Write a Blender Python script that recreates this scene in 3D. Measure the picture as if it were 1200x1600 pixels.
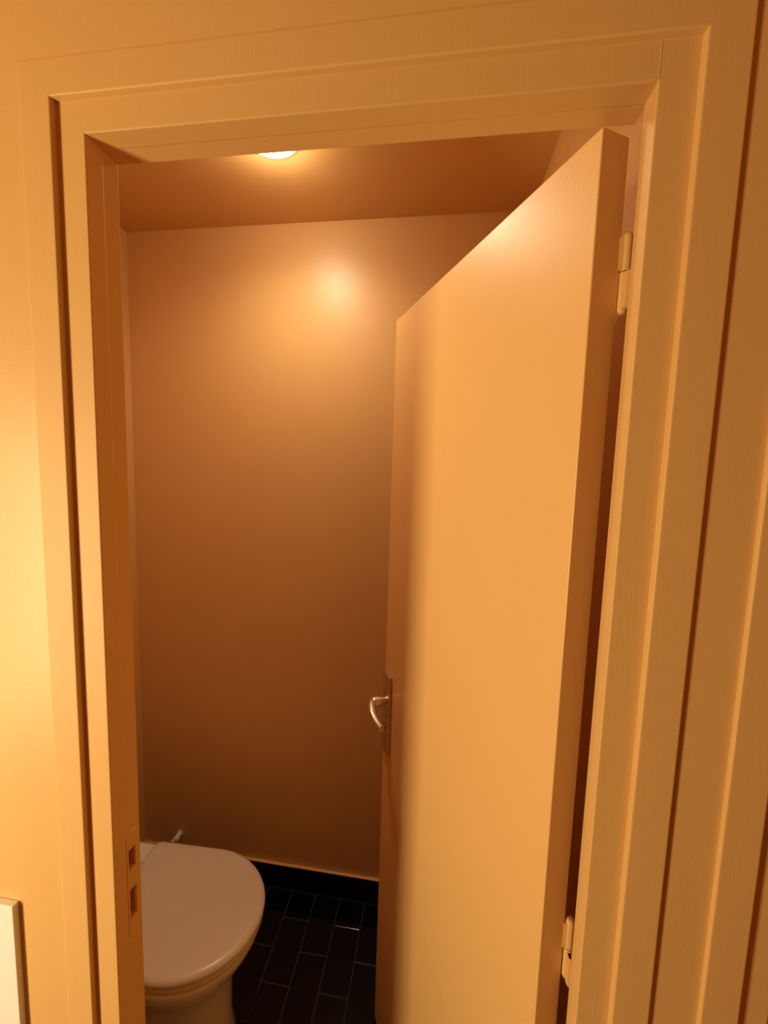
import bpy, bmesh, math, random
from mathutils import Vector, Matrix
random.seed(4)
S = bpy.context.scene
for o in list(bpy.data.objects): bpy.data.objects.remove(o)
C = S.collection

# ------------------------------------------------------------ camera
F_PX = 626.1
rx, ry, rz = (math.radians(a) for a in (-5.620, 1.720, 7.570))
f = Vector((-math.sin(rz), math.cos(rz), 0)); r = Vector((math.cos(rz), math.sin(rz), 0)); u = Vector((0, 0, 1))
f, u = f*math.cos(rx) + u*math.sin(rx), u*math.cos(rx) - f*math.sin(rx)
r, u = r*math.cos(ry) + u*math.sin(ry), u*math.cos(ry) - r*math.sin(ry)
cd = bpy.data.cameras.new('camera'); cam = bpy.data.objects.new('camera', cd); C.objects.link(cam)
M = Matrix((r, u, -f)).transposed().to_4x4(); M.translation = Vector((0, 0, 1.66)); cam.matrix_world = M
cd.sensor_fit = 'HORIZONTAL'; cd.sensor_width = 36; cd.lens = F_PX/1200*36; cd.clip_start = .01
S.camera = cam

# ------------------------------------------------------------ world, lights, exposure
w = bpy.data.worlds.new('world'); S.world = w; w.use_nodes = True
w.node_tree.nodes['Background'].inputs[0].default_value = (1, .8, .55, 1)
w.node_tree.nodes['Background'].inputs[1].default_value = 0.0
HALL_LIGHT = ((-1.32, -.49, 1.29), 28.5, (1.0, .76, .41), (.26, 1.0))
WC_LIGHT = (22, 2.9, (1.0, .78, .54))      # beam, all-round spill of the same lamp
LENS_EMIT = 10
S.view_settings.view_transform = 'Standard'; S.view_settings.look = 'None'
S.view_settings.exposure = 0.0; S.view_settings.gamma = 1; S.view_settings.use_curve_mapping = False
S.cycles.max_bounces = 12; S.cycles.diffuse_bounces = 8

# a tall narrow source at the left of the hall (a lit doorway), aimed at the door frame
ld = bpy.data.lights.new('hall_light', 'AREA'); ld.shape = 'RECTANGLE'; ld.size, ld.size_y = HALL_LIGHT[3]
ld.energy = HALL_LIGHT[1]; ld.color = HALL_LIGHT[2]
lo = bpy.data.objects.new('hall_light', ld); lo.location = HALL_LIGHT[0]
lo.rotation_euler = Vector((.80, .75, 0)).to_track_quat('-Z', 'Y').to_euler(); C.objects.link(lo)

# ------------------------------------------------------------ materials
def mat(name, col, rough=.5, metal=0, bump=0, scale=200, coat=0, emit=None, stretch=None, spec=.5, var=0):
    m = bpy.data.materials.new(name); m.use_nodes = True; nt = m.node_tree; b = nt.nodes['Principled BSDF']
    b.inputs['Base Color'].default_value = (*col, 1); b.inputs['Roughness'].default_value = rough
    b.inputs['Metallic'].default_value = metal; b.inputs['Coat Weight'].default_value = coat
    b.inputs['Specular IOR Level'].default_value = spec
    if emit:
        b.inputs['Emission Color'].default_value = (*emit[0], 1); b.inputs['Emission Strength'].default_value = emit[1]
    tc = nt.nodes.new('ShaderNodeTexCoord'); mp = nt.nodes.new('ShaderNodeMapping')
    nt.links.new(tc.outputs['Object'], mp.inputs[0])
    if stretch: mp.inputs['Scale'].default_value = stretch
    if bump:
        n = nt.nodes.new('ShaderNodeTexNoise'); n.inputs['Scale'].default_value = scale; n.inputs['Detail'].default_value = 4
        nt.links.new(mp.outputs[0], n.inputs['Vector'])
        bp = nt.nodes.new('ShaderNodeBump'); bp.inputs['Strength'].default_value = bump; bp.inputs['Distance'].default_value = .001
        nt.links.new(n.outputs['Fac'], bp.inputs['Height']); nt.links.new(bp.outputs[0], b.inputs['Normal'])
    if var:   # faint unevenness of the pigment
        n = nt.nodes.new('ShaderNodeTexNoise'); n.inputs['Scale'].default_value = 9; n.inputs['Detail'].default_value = 3
        nt.links.new(mp.outputs[0], n.inputs['Vector'])
        mx = nt.nodes.new('ShaderNodeMix'); mx.data_type = 'RGBA'
        mx.inputs[6].default_value = (*[c*(1-var) for c in col], 1); mx.inputs[7].default_value = (*[min(1, c*(1+var)) for c in col], 1)
        nt.links.new(n.outputs['Fac'], mx.inputs[0]); nt.links.new(mx.outputs[2], b.inputs['Base Color'])
    return m
PAINT = (.70, .435, .165)
m_wall = mat('peach_wall_paint', PAINT, .40, bump=.15, scale=260, var=.02)
m_ceil = mat('peach_ceiling_paint', PAINT, .5, bump=.2, scale=260)
m_trim = mat('peach_gloss_paint', PAINT, .5, spec=.35, bump=.12, scale=60, stretch=(6, 6, .5), var=.02)
m_door = mat('peach_door_paint', (.77, .485, .19), .40, bump=.15, scale=300, var=.02)
m_hallwall = mat('hall_far_wall_paint', (.62, .34, .10), .6, bump=.2, scale=200)
m_hallfloor = mat('hall_floor_wood', (.22, .11, .05), .4, bump=.2, scale=30, stretch=(8, 1, 1), var=.2)
m_tile = mat('black_tile', (.002, .002, .002), .14, bump=.12, scale=25, spec=.32)
m_grout = mat('dark_grout', (.042, .034, .028), .6)
m_porc = mat('white_porcelain', (.80, .74, .68), .12, coat=.4)
m_seat = mat('white_seat_plastic', (.66, .59, .46), .28)
m_white = mat('white_enamel', (.84, .82, .82), .5, bump=.1)
m_plastic = mat('white_plastic', (.8, .76, .7), .35)
m_metal = mat('satin_nickel', (.70, .60, .46), .34, metal=1)
m_dark = mat('dark_keyhole', (.02, .012, .008), .6)
m_lens = mat('lamp_lens', (.9, .9, .9), .4, emit=((1, .93, .86), LENS_EMIT))
m_chrome = mat('chrome', (.8, .8, .8), .12, metal=1)

# ------------------------------------------------------------ helpers
def link(name, bm, m, parent=None, smooth=False):
    bmesh.ops.recalc_face_normals(bm, faces=bm.faces)
    me = bpy.data.meshes.new(name); bm.to_mesh(me); bm.free()
    if smooth:
        for p in me.polygons: p.use_smooth = True
    for x in (m if isinstance(m, (list, tuple)) else [m]): me.materials.append(x)
    o = bpy.data.objects.new(name, me); C.objects.link(o)
    if parent: o.parent = parent; o.matrix_parent_inverse = parent.matrix_world.inverted()
    return o
def add_box(bm, x0, x1, y0, y1, z0, z1, bev=0, seg=2, mi=0):
    before = set(bm.faces)
    t = bmesh.new(); bmesh.ops.create_cube(t, size=1)
    for v in t.verts: v.co = ((x0+x1)/2+v.co.x*(x1-x0), (y0+y1)/2+v.co.y*(y1-y0), (z0+z1)/2+v.co.z*(z1-z0))
    if bev: bmesh.ops.bevel(t, geom=t.edges[:], offset=bev, segments=seg, affect='EDGES', profile=.5)
    for fc in t.faces: fc.material_index = mi
    me = bpy.data.meshes.new('tmp'); t.to_mesh(me); t.free(); bm.from_mesh(me); bpy.data.meshes.remove(me)
def boxes(name, m, lst, parent=None, bev=0, seg=2):
    bm = bmesh.new()
    for b in lst: add_box(bm, *b, bev=bev, seg=seg)
    return link(name, bm, m, parent)
def struct(o): o['kind'] = 'structure'; return o
def tag(o, label, cat, group=None):
    o['label'] = label; o['category'] = cat
    if group: o['group'] = group
    return o
def empty(name, loc):
    o = bpy.data.objects.new(name, None); o.location = loc; o.empty_display_size = .05; C.objects.link(o)
    bpy.context.view_layer.update(); return o
def tube(bm, pts, rad, n=20, squash=1.0, cap=True):
    """round bar through pts; rad: number or list"""
    pts = [Vector(p) for p in pts]; rad = rad if isinstance(rad, (list, tuple)) else [rad]*len(pts)
    rings = []; up = Vector((0, 0, 1))
    for i, p in enumerate(pts):
        a = pts[max(0, i-1)]; b = pts[min(len(pts)-1, i+1)]; d = (b-a).normalized()
        if abs(d.z) > .95: s = d.cross(Vector((0, 1, 0))).normalized()
        else: s = d.cross(up).normalized()
        t = s.cross(d).normalized()
        rings.append([bm.verts.new(p+s*math.cos(2*math.pi*k/n)*rad[i]*squash+t*math.sin(2*math.pi*k/n)*rad[i]) for k in range(n)])
    for A, B in zip(rings, rings[1:]):
        for k in range(n): bm.faces.new((A[k], A[(k+1) % n], B[(k+1) % n], B[k]))
    if cap: bm.faces.new(rings[0][::-1]); bm.faces.new(rings[-1])
def lathe(bm, prof, cx, cy, n=48):
    rings = [[bm.verts.new((cx+r_*math.cos(2*math.pi*k/n), cy+r_*math.sin(2*math.pi*k/n), z)) for k in range(n)] for r_, z in prof]
    for A, B in zip(rings, rings[1:]):
        for k in range(n): bm.faces.new((A[k], A[(k+1) % n], B[(k+1) % n], B[k]))
    bm.faces.new(rings[0][::-1]); bm.faces.new(rings[-1])
def loft(bm, rings, cap=(True, True)):
    R = [[bm.verts.new(p) for p in rg] for rg in rings]; n = len(R[0])
    for A, B in zip(R, R[1:]):
        for k in range(n): bm.faces.new((A[k], A[(k+1) % n], B[(k+1) % n], B[k]))
    if cap[0]: bm.faces.new(R[0][::-1])
    if cap[1]: bm.faces.new(R[-1])
def round_profile(pts, seg=3):
    """pts: (u, y, radius); returns the closed polygon with the corners rounded"""
    out = []; n = len(pts)
    for i, (a, b, rd) in enumerate(pts):
        p = Vector((a, b)); q0 = Vector(pts[i-1][:2]); q1 = Vector(pts[(i+1) % n][:2])
        if not rd: out.append(p); continue
        d0 = (q0-p).normalized(); d1 = (q1-p).normalized()
        A = p+d0*rd; B = p+d1*rd; 
        for k in range(seg+1):
            t = k/seg; out.append(A*(1-t)**2+p*2*t*(1-t)+B*t**2)
    return out
def sweep_U(name, prof, xl, xr, zt, m, parts=(0, 1, 2), parent=None):
    """profile (u outward, y) swept up the left stile, along the head and down the right stile, mitred"""
    bm = bmesh.new()
    st = [lambda u_: (xl-u_, 0.0), lambda u_: (xl-u_, zt+u_), lambda u_: (xr+u_, zt+u_), lambda u_: (xr+u_, 0.0)]
    R = [[bm.verts.new((s(p[0])[0], p[1], s(p[0])[1])) for p in prof] for s in st]; n = len(prof)
    for i in parts:
        for k in range(n): bm.faces.new((R[i][k], R[i][(k+1) % n], R[i+1][(k+1) % n], R[i+1][k]))
    bm.faces.new(R[0][::-1]); bm.faces.new(R[-1])
    return link(name, bm, m, parent)

# ------------------------------------------------------------ measured places
Y0, Y1, Y3 = .455, .4630, .514           # casing face, frame face, far edge of the jamb
YW = .4605                              # hall face of the wall
XL, XR, ZT = -.4334, .1968, 2.0499      # door opening
YB, XWL, XWR, ZC = 1.3887, -1.147, .2566, 2.491
HX0, HX1, HY = -2.2, 2.0, -1.9       # hall

# ------------------------------------------------------------ shell
def wall(name, lst, m=m_wall): return struct(boxes(name, m, lst))
NB0, NB1 = .405, 1.06                   # neighbouring door opening
wall('wall_front', [(HX0, XL-.040, YW, .5125, 0, 2.6), (XR+.040, NB0-.038, YW, .5125, 0, 2.6), (NB1+.038, HX1, YW, .5125, 0, 2.6),
                    (XL-.040, XR+.040, YW, .5125, ZT+.040, 2.6), (NB0-.038, NB1+.038, YW, .5125, ZT+.040, 2.6)])
wall('wall_back', [(XWL-.1, XWR+.1, YB, YB+.1, 0, 2.6)])
wall('wall_left', [(XWL-.1, XWL, .5125, YB, 0, 2.6)])
wall('wall_right', [(XWR, XWR+.1, .5125, YB, 0, 2.6)])
wall('wall_hall_left', [(HX0-.1, HX0, HY-.1, .5125, 0, 2.6)], m_hallwall)
wall('wall_hall_right', [(HX1, HX1+.1, HY-.1, .5125, 0, 2.6)], m_hallwall)
wall('wall_hall_behind', [(HX0, HX1, HY-.1, HY, 0, 2.6)], m_hallwall)
struct(boxes('ceiling', m_ceil, [(XWL, XWR, .5125, YB, ZC, ZC+.1)]))
struct(boxes('ceiling_hall', m_hallwall, [(HX0, HX1, HY, YW, ZC, ZC+.1)]))
struct(boxes('floor_hall', m_hallfloor, [(HX0, HX1, HY, .5125, -.1, 0)]))

# tiled floor: black tiles laid lengthwise, joints staggered by half
bm = bmesh.new(); add_box(bm, XWL, XWR, .5125, YB, -.1, -.0012, mi=1)
px, py, g = .0965, .1925, .0014
k0 = -8
for k in range(-8, 10):
    xa = -.5035+px*k; xb = xa+px
    off = 1.2845 if k % 2 == 0 else 1.1885
    for j in range(-6, 4):
        ya = off+py*j; yb = ya+py
        X0, X1, Y_0, Y_1 = max(xa+g, XWL+.001), min(xb-g, XWR-.001), max(ya+g, .5135), min(yb-g, YB-.010)
        if X1-X0 < .008 or Y_1-Y_0 < .008: continue
        dz = random.uniform(-.0003, .0003)
        t0 = len(bm.verts); add_box(bm, X0, X1, Y_0, Y_1, -.006, 0+dz*.5, bev=.0012, seg=2)
        bm.verts.ensure_lookup_table(); sx, sy = random.uniform(-.003, .003), random.uniform(-.003, .003)
        for v in bm.verts[t0:]: v.co.z += (v.co.x-(X0+X1)/2)*sx+(v.co.y-(Y_0+Y_1)/2)*sy
struct(link('floor', bm, [m_tile, m_grout]))

# tiled skirting with a painted ledge on top
def skirting(name, axis, a0, a1, j0, at, sgn):
    bm = bmesh.new(); pitch = .1945
    n = int((a1-a0)/pitch)+3; s = j0-pitch*math.ceil((j0-a0)/pitch)
    for i in range(n):
        p, q = max(s+pitch*i+.0009, a0), min(s+pitch*(i+1)-.0009, a1)
        if q-p < .01: continue
        t = sorted((at, at+sgn*.009))
        if axis == 'x': add_box(bm, p, q, t[0], t[1], .0015, .1, bev=.0012)
        else: add_box(bm, t[0], t[1], p, q, .0015, .1, bev=.0012)
    t = sorted((at, at+sgn*.0075))
    if axis == 'x': add_box(bm, a0, a1, *t, .001, .0995, mi=1)
    else: add_box(bm, *t, a0, a1, .001, .0995, mi=1)
    o = struct(link(name, bm, [m_tile, m_grout]))
    t = sorted((at, at+sgn*.0115)); bm = bmesh.new()
    if axis == 'x': add_box(bm, a0, a1, *t, .100, .1065, bev=.003)
    else: add_box(bm, *t, a0, a1, .100, .1065, bev=.003)
    c = link('skirting_ledge', bm, m_wall, o); c['label'] = 'peach painted ledge on top of the black tiles'
skirting('baseboard_back', 'x', XWL, XWR, -.354, YB, -1)
skirting('baseboard_left', 'y', .515, YB-.012, .9, XWL, 1)
skirting('baseboard_right', 'y', .56, YB-.012, .9, XWR, -1)

# ------------------------------------------------------------ door frame (trim_1) and casing (trim_2)
rr_ = .0018
jamb_L = round_profile([(0, Y1, rr_), (.0385, Y1, 0), (.0385, Y3-.001, 0), (.0006, Y3, .001), (.0006, .4892, .0003), (0, .488, .0008)])
jamb_R = round_profile([(0, Y1, rr_), (.0385, Y1, 0), (.0385, Y3-.001, 0), (.0135, Y3-.001, .0005), (.0135, .4915, 0), (0, .4905, .0010)])
def frame(name, xl, xr, zt, pl, pr, ph, m):
    """two stiles and a head between them, butt-jointed"""
    bm = bmesh.new()
    for prof, fn, a, b in ((pl, lambda p, t: (xl-p[0], p[1], t), 0, zt+.0385), (pr, lambda p, t: (xr+p[0], p[1], t), 0, zt+.0385),
                           (ph, lambda p, t: (t, p[1]-.00005, zt+p[0]), xl-.0022, xr+.0018)):
        loft(bm, [[fn(p, a) for p in prof], [fn(p, b) for p in prof]])
    return link(name, bm, m)
cas_prof = round_profile([(.037, Y0, .0022), (.078, Y0, .0022), (.078, YW+.0006, 0), (.0395, YW+.0006, 0), (.0395, Y1+.004, 0), (.0365, Y1+.001, 0)])
fr = frame('trim_1', XL, XR, ZT, jamb_L, jamb_R, jamb_L, m_trim)
# lock strike mortises cut into the left jamb
cut = boxes('cutter', m_dark, [(XL-.026, XL+.01, .4905, .5015, 1.0555, 1.0865), (XL-.026, XL+.01, .4905, .5010, .9755, 1.0215)])
md = fr.modifiers.new('b', 'BOOLEAN'); md.object = cut; md.operation = 'DIFFERENCE'; md.solver = 'EXACT'; md.use_self = True
bpy.context.view_layer.update()
dg = bpy.context.evaluated_depsgraph_get(); nm = bpy.data.meshes.new_from_object(fr.evaluated_get(dg))
fr.modifiers.clear(); fr.data = nm; bpy.data.objects.remove(cut)
struct(fr)
cs = struct(sweep_U('trim_2', cas_prof, XL, XR, ZT, m_trim))
# painted-over strike plate round the two mortises (frame with openings)
def strike(y0, y1, z0, z1, holes, x, th):
    bm = bmesh.new(); zs = [z0]
    for a, b in holes: zs += [a, b]
    zs.append(z1)
    hy0, hy1 = .4895, .5025
    for i in range(0, len(zs)-1, 2): add_box(bm, x-.001, x+th, y0, y1, zs[i], zs[i+1])
    for a, b in holes:
        add_box(bm, x-.001, x+th, y0, hy0, a, b); add_box(bm, x-.001, x+th, hy1, y1, a, b)
    return bm
sp = link('strike_plate', strike(.4862, .5062, .948, 1.112, [(.9745, 1.0225), (1.0545, 1.0875)], XL-.0004, .0011), m_trim, fr)
sp['label'] = 'painted-over strike plate with two square holes'
# hairline crack in the paint at the right head joint
bm = bmesh.new(); pts = [(.1975, Y1-.0001, 2.0515), (.1968, Y1-.0001, 2.060), (.1976, Y1-.0001, 2.069), (.1972, Y1-.0001, 2.079), (.1980, Y1-.0001, 2.086)]
tube(bm, pts, [.0004, .0005, .0003, .0005, .0002], n=6)
link('paint_crack', bm, m_trim, fr)

# neighbouring door, right of the frame
nb_j = round_profile([(0, Y1, rr_), (.0365, Y1, 0), (.0365, Y3-.001, 0), (0, Y3-.001, .001)])
nb_c = round_profile([(.036, Y0, .0022), (.076, Y0, .0022), (.076, YW+.0006, 0), (.0375, YW+.0006, 0), (.0375, Y1+.004, 0), (.0355, Y1+.001, 0)])
struct(sweep_U('trim_3', nb_j, NB0, NB1, ZT, m_trim)); struct(sweep_U('trim_4', nb_c, NB0, NB1, ZT, m_trim))
struct(boxes('door_2', m_door, [(NB0+.003, NB1-.003, .4715, .5115, .008, ZT-.004)], bev=.0015))

# ------------------------------------------------------------ toilet door, standing open inwards
TH = math.radians(62.57); e = Vector((-math.cos(TH), math.sin(TH), 0)); nrm = Vector((-math.sin(TH), -math.cos(TH), 0))
K = Vector((.1990, .5264, 0)); T, WD, ZD = .0402, .6234, 2.0470
HA = K+nrm*T                                                # hinge-side arris of the visible face
# local frame: x along door from hinge, y out of the visible face (0 = visible face), z up
DM = Matrix((e, nrm, Vector((0, 0, 1)))).transposed().to_4x4(); DM.translation = HA
def dlink(name, bm, m, parent=None, smooth=False):
    bm.transform(DM)
    return link(name, bm, m, parent, smooth)
bm = bmesh.new(); add_box(bm, 0, WD, -T, 0, .008, ZD, bev=.0013, seg=2)
door = struct(dlink('door_1', bm, m_door))
# handles on both faces
def handle(side):
    s = 1 if side > 0 else -1; o = 0 if side > 0 else -T
    bm = bmesh.new(); y = sorted((o, o+s*.0085)); add_box(bm, .5690, .6125, *y, .893, 1.118, bev=.003, seg=3)
    pl = dlink('handle_plate', bm, m_metal, door); pl['label'] = 'long nickel-coloured handle plate'
    bm = bmesh.new(); Y = lambda v: o+s*v
    tube(bm, [(.590, Y(.008), 1.045), (.590, Y(.012), 1.045)], .0105, n=24)
    tube(bm, [(.590, Y(.012), 1.045), (.590, Y(.040), 1.046), (.5905, Y(.046), 1.046)], [.0100, .0145, .0125], n=24)
    # flat grip running back towards the hinge, its end turned to the door
    path = [(.598, .040, 1.047), (.587, .0490, 1.046), (.570, .0555, 1.043), (.550, .0585, 1.037), (.530, .0550, 1.028), (.512, .0475, 1.019)]
    hh = [.0085, .0100, .0095, .0090, .0088, .0085]; th = [.0075, .0092, .0088, .0084, .0080, .0074]
    rings = []
    for i, (a, b, c) in enumerate(path):
        q0 = Vector(path[max(0, i-1)]); q1 = Vector(path[min(len(path)-1, i+1)]); d = (q1-q0).normalized(); sd = Vector((-d.y, d.x, 0)).normalized()
        rg = []
        for k in range(20):
            t = 2*math.pi*k/20; cx, cz = math.cos(t), math.sin(t)
            cx = math.copysign(abs(cx)**.6, cx); cz = math.copysign(abs(cz)**.6, cz)
            p = Vector((a, b, c))+sd*cx*th[i]+Vector((0, 0, 1))*cz*hh[i]; rg.append((p.x, Y(p.y), p.z))
        rings.append(rg)
    loft(bm, rings)
    
    lv = dlink('lever', bm, m_metal, pl, True); lv['label'] = 'lever handle with its end turned in'
    md = lv.modifiers.new('e', 'EDGE_SPLIT'); md.split_angle = math.radians(40)
    bm = bmesh.new(); tube(bm, [(.590, Y(.0084), 1.0), (.590, Y(.0089), 1.0)], .0022, n=12); tube(bm, [(.590, Y(.0084), .965), (.590, Y(.0089), .965)], .0032, n=12)
    dlink('keyhole', bm, m_dark, pl)
handle(1); handle(-1)
# latch bolt on the leading edge
bm = bmesh.new(); add_box(bm, WD-.0005, WD+.0012, -.030, -.010, .96, 1.13); add_box(bm, WD, WD+.011, -.026, -.014, 1.04, 1.07, bev=.001)
dlink('latch', bm, m_metal, door)
# hinges: a painted two-part knuckle and its leaf
def hinge(zc):
    kx, ky, R = .2065, .5285, .0062; h = .0435
    def kn(z0, z1, rt, rb):
        bm = bmesh.new(); pr = []
        if rb: pr += [(R*.45, z0), (R*.82, z0+.0018), (R, z0+.005)]
        else: pr += [(R*.93, z0), (R, z0+.0008)]
        if rt: pr += [(R, z1-.005), (R*.82, z1-.0018), (R*.45, z1)]
        else: pr += [(R, z1-.0008), (R*.93, z1)]
        lathe(bm, pr, kx, ky, 24); return bm
    # upper half: leaf screwed to the door edge
    bm = kn(zc+.0006, zc+h, True, False); add_box(bm, .1975, kx, ky-.004, ky-.0015, zc+.0015, zc+h-.006)
    up = link('hinge_knuckle', bm, m_trim, door, False)
    # lower half: leaf on the jamb
    bm = kn(zc-h-.004, zc-.0006, False, True); add_box(bm, kx-.002, .2085, .5140, ky+.001, zc-h-.001, zc-.003)
    add_box(bm, kx-.0035, kx+.002, ky-.0135, ky+.001, zc-h-.0005, zc-.003, bev=.001)
    lo_ = link('hinge_knuckle', bm, m_trim, door, False)
    bm = bmesh.new(); lathe(bm, [(R*.80, zc-.0008), (R*.80, zc+.0008)], kx, ky, 16); link('hinge_pin', bm, m_dark, door)
for z in (1.902, 1.012, .20): hinge(z)

# ------------------------------------------------------------ white panel on the hall wall
pn = boxes('wall_panel', m_white, [(-1.02, -.5905, .4510, YW, .42, 1.0115)], bev=.0012, seg=2)
tag(pn, 'flat white panel on the peach hall wall, left of the door frame', 'panel')

# ------------------------------------------------------------ recessed ceiling lamp
LX, LY = -.457, 1.036
L = empty('ceiling_light', (LX, LY, ZC)); tag(L, 'round white ceiling lamp shining above the toilet', 'ceiling light')
bm = bmesh.new(); prof = [(.066, ZC-.0005), (.078, ZC-.0005), (.0775, ZC-.0018), (.076, ZC-.0026), (.070, ZC-.003), (.066, ZC-.003)]
n = 64; R = [[bm.verts.new((LX+q*math.cos(2*math.pi*k/n), LY+q*math.sin(2*math.pi*k/n), z)) for k in range(n)] for q, z in prof]
for i in range(len(R)):
    A, B = R[i], R[(i+1) % len(R)]
    for k in range(n): bm.faces.new((A[k], A[(k+1) % n], B[(k+1) % n], B[k]))
link('lamp_ring', bm, m_white, L, True)
bm = bmesh.new(); lathe(bm, [(.0655, ZC-.001), (.0655, ZC-.007), (.0635, ZC-.009), (.055, ZC-.0105), (.035, ZC-.0118), (.012, ZC-.012)], LX, LY, 64)
link('lamp_lens', bm, m_lens, L, True)
sl = bpy.data.lights.new('ceiling_lamp_beam', 'SPOT'); sl.energy = WC_LIGHT[0]; sl.color = WC_LIGHT[2]
sl.spot_size = math.radians(165); sl.spot_blend = 1.0; sl.shadow_soft_size = .05
so = bpy.data.objects.new('ceiling_lamp_beam', sl); so.location = (LX, LY, ZC-.02); C.objects.link(so)
pl_ = bpy.data.lights.new('ceiling_lamp_spill', 'POINT'); pl_.energy = WC_LIGHT[1]; pl_.color = WC_LIGHT[2]; pl_.shadow_soft_size = .035
po = bpy.data.objects.new('ceiling_lamp_spill', pl_); po.location = (LX, LY, ZC-.033); C.objects.link(po)

# ------------------------------------------------------------ toilet
TC = .937
toilet = empty('toilet', (-.80, TC, 0)); tag(toilet, 'white floor-standing toilet with its lid closed on black tiles', 'toilet')
def outline(xb, xf, hw, xm, taper=.96, rc=.022, n=28, inset=0, yc=TC):
    """D shape: straight back at xb, sides to xm, half ellipse to xf"""
    xb += inset; xf -= inset; hw -= inset
    pts = []
    for k in range(n+1):
        t = -math.pi/2+math.pi*k/n; pts.append((xm+(xf-xm)*math.cos(t), yc+hw*math.sin(t)))
    hb = hw*taper; rc = max(rc-inset, .004)
    for s in (1, -1):
        seq = []
        for k in range(7):
            t = math.pi/2*k/6; seq.append((xb+rc-rc*math.sin(t), yc+s*(hb-rc+rc*math.cos(t))))
        mids = [(xm+(xb+rc-xm)*q, yc+s*(hw+(hb-hw)*q)) for q in (.25, .5, .75)]
        if s == 1: pts += mids+seq
        else: pts += seq[::-1]+mids[::-1]
    return pts
def slab(name, m, zs, kw, parent, dome=0):
    """zs: list of (z, inset)"""
    bm = bmesh.new(); rings = []
    for z, ins in zs: rings.append([(x, y, z) for x, y in outline(inset=ins, **kw)])
    loft(bm, rings); return link(name, bm, m, parent, True)
lidk = dict(xb=-.867, xf=-.434, hw=.1755, xm=-.640)
slab('lid', m_seat, [(.4155, .0060), (.4165, .0015), (.4195, 0), (.4240, 0), (.4285, .0020), (.4320, .0060), (.4342, .013), (.4352, .024), (.4360, .050), (.4366, .09), (.4368, .13)], lidk, toilet)
seatk = dict(xb=-.860, xf=-.437, hw=.1735, xm=-.640)
slab('seat', m_seat, [(.3960, .0050), (.3970, .001), (.4000, 0), (.4100, .0005), (.4130, .0025), (.4140, .0060)], seatk, toilet)
# bowl and foot in one casting
bm = bmesh.new(); rings = []
for z, xb, xf, hw, xm in [(0, -1.00, -.520, .112, -.68), (.012, -1.00, -.519, .113, -.68), (.03, -1.0, -.524, .108, -.68), (.10, -1.0, -.528, .101, -.69), (.18, -1.00, -.526, .100, -.69),
                          (.24, -1.00, -.520, .105, -.68), (.285, -.99, -.505, .125, -.66), (.315, -.985, -.480, .147, -.65), (.34, -.98, -.462, .162, -.645), (.362, -.975, -.450, .1685, -.64), (.380, -.97, -.4435, .172, -.64), (.391, -.97, -.4425, .1725, -.64), (.3945, -.972, -.4450, .170, -.64), (.3955, -.975, -.452, .165, -.64)]:
    rings.append([(x, y, z) for x, y in outline(xb, xf, hw, xm, rc=.03)])
loft(bm, rings); link('bowl', bm, m_porc, toilet, True)
bm = bmesh.new(); add_box(bm, -.990, -.872, TC-.170, TC+.170, .385, .415, bev=.008, seg=4); link('rear_deck', bm, m_porc, toilet, True)
for s in (-1, 1):
    bm = bmesh.new(); tube(bm, [(-.876, TC+s*.075-.018, .425), (-.876, TC+s*.075+.018, .425)], .008, n=20); tube(bm, [(-.876, TC+s*.075, .4145), (-.876, TC+s*.075, .425)], .010, n=20)
    link('lid_hinge', bm, m_plastic, toilet)
bm = bmesh.new(); rings = []
for z, i in [(.4155, .012), (.419, .004), (.43, .002), (.60, 0), (.735, 0), (.742, .002)]:
    rings.append([(x, y, z) for x, y in outline(-1.138+i, -.985-i, .168-i, -1.05, taper=1, rc=.03)])
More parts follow.
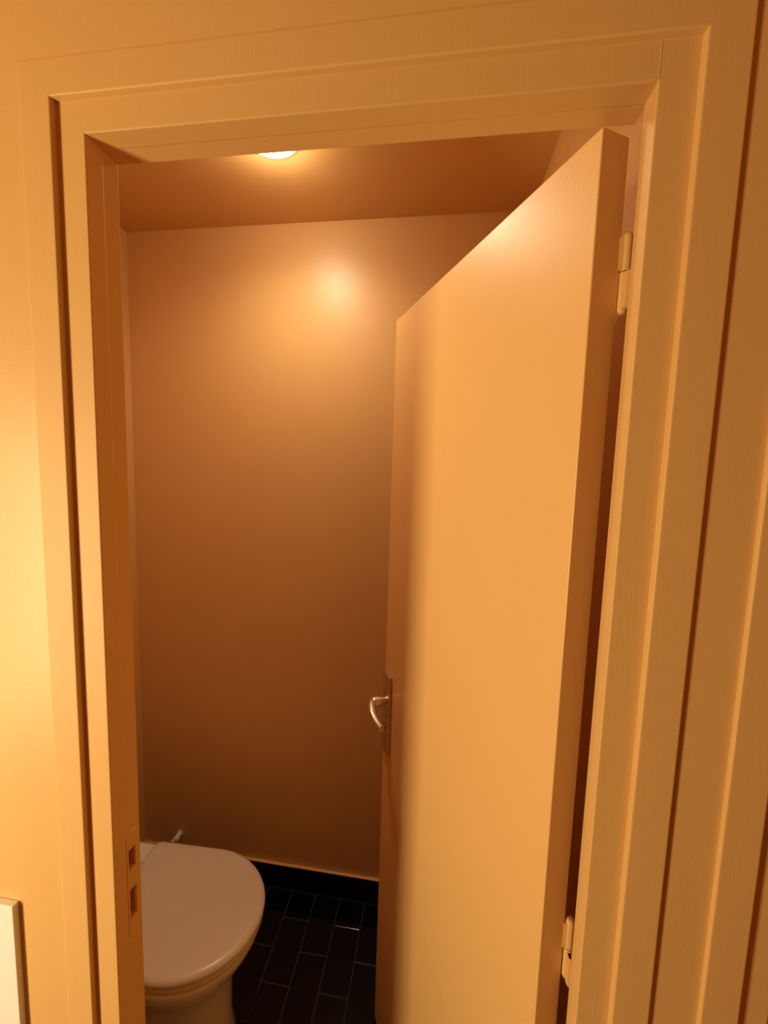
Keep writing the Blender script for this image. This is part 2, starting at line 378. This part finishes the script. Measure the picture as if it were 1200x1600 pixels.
def rbox(x0, x1, y0, y1, rc, n=6):
    P = []
    for cx, cy, a in ((x1-rc, y1-rc, 0), (x0+rc, y1-rc, 90), (x0+rc, y0+rc, 180), (x1-rc, y0+rc, 270)):
        for k in range(n+1): t = math.radians(a+90*k/n); P.append((cx+rc*math.cos(t), cy+rc*math.sin(t)))
    return P
def tank(zs):
    bm = bmesh.new(); loft(bm, [[(x, y, z) for x, y in rbox(-1.136+i*.3, -.988-i, TC-.165+i, TC+.165-i, .03)] for z, i in zs]); return bm
bm.free()
link('tank', tank([(.4152, .02), (.42, .012), (.45, .006), (.60, .002), (.735, 0)]), m_porc, toilet, True)
link('tank_lid', tank([(.7355, .001), (.737, -.002), (.752, -.002), (.760, .002), (.764, .012)]), m_porc, toilet, True)
bm = bmesh.new(); lathe(bm, [(.021, .7642), (.021, .768), (.018, .770), (.006, .7705)], -1.06, TC, 32); link('flush_button', bm, m_chrome, toilet, True)

# ------------------------------------------------------------ shut-off valve behind the toilet
V = empty('shutoff_valve', (-1.0, YB, .15)); tag(V, 'small white shut-off valve poking out behind the toilet lid', 'valve')
vx, vz = -.988, .1645
bm = bmesh.new(); tube(bm, [(vx, YB-.001, vz), (vx, YB-.006, vz)], .012, n=24); link('wall_rose', bm, m_plastic, V)
bm = bmesh.new(); tube(bm, [(vx, YB-.006, vz), (vx, YB-.052, vz)], .0095, n=20); tube(bm, [(vx, YB-.040, vz-.002), (vx-.012, YB-.040, vz+.0-.03)], .008, n=16)
link('valve_body', bm, m_plastic, V)
bm = bmesh.new(); tube(bm, [(vx, YB-.046, vz), (vx+.02, YB-.046, vz+.020), (vx+.026, YB-.046, vz+.026)], [.006, .008, .0045], n=16); tube(bm, [(vx+.002, YB-.05, vz-.004), (vx+.026, YB-.05, vz-.002)], [.008, .006], n=16)
link('valve_handle', bm, m_plastic, V)
bm = bmesh.new(); tube(bm, [(vx-.012, YB-.040, vz-.03), (vx-.02, YB-.045, .10), (vx-.06, YB-.08, .09), (vx-.09, YB-.12, .16), (vx-.10, YB-.17, .30), (vx-.10, YB-.20, .418)], .005, n=12)
link('supply_hose', bm, m_plastic, V, True)
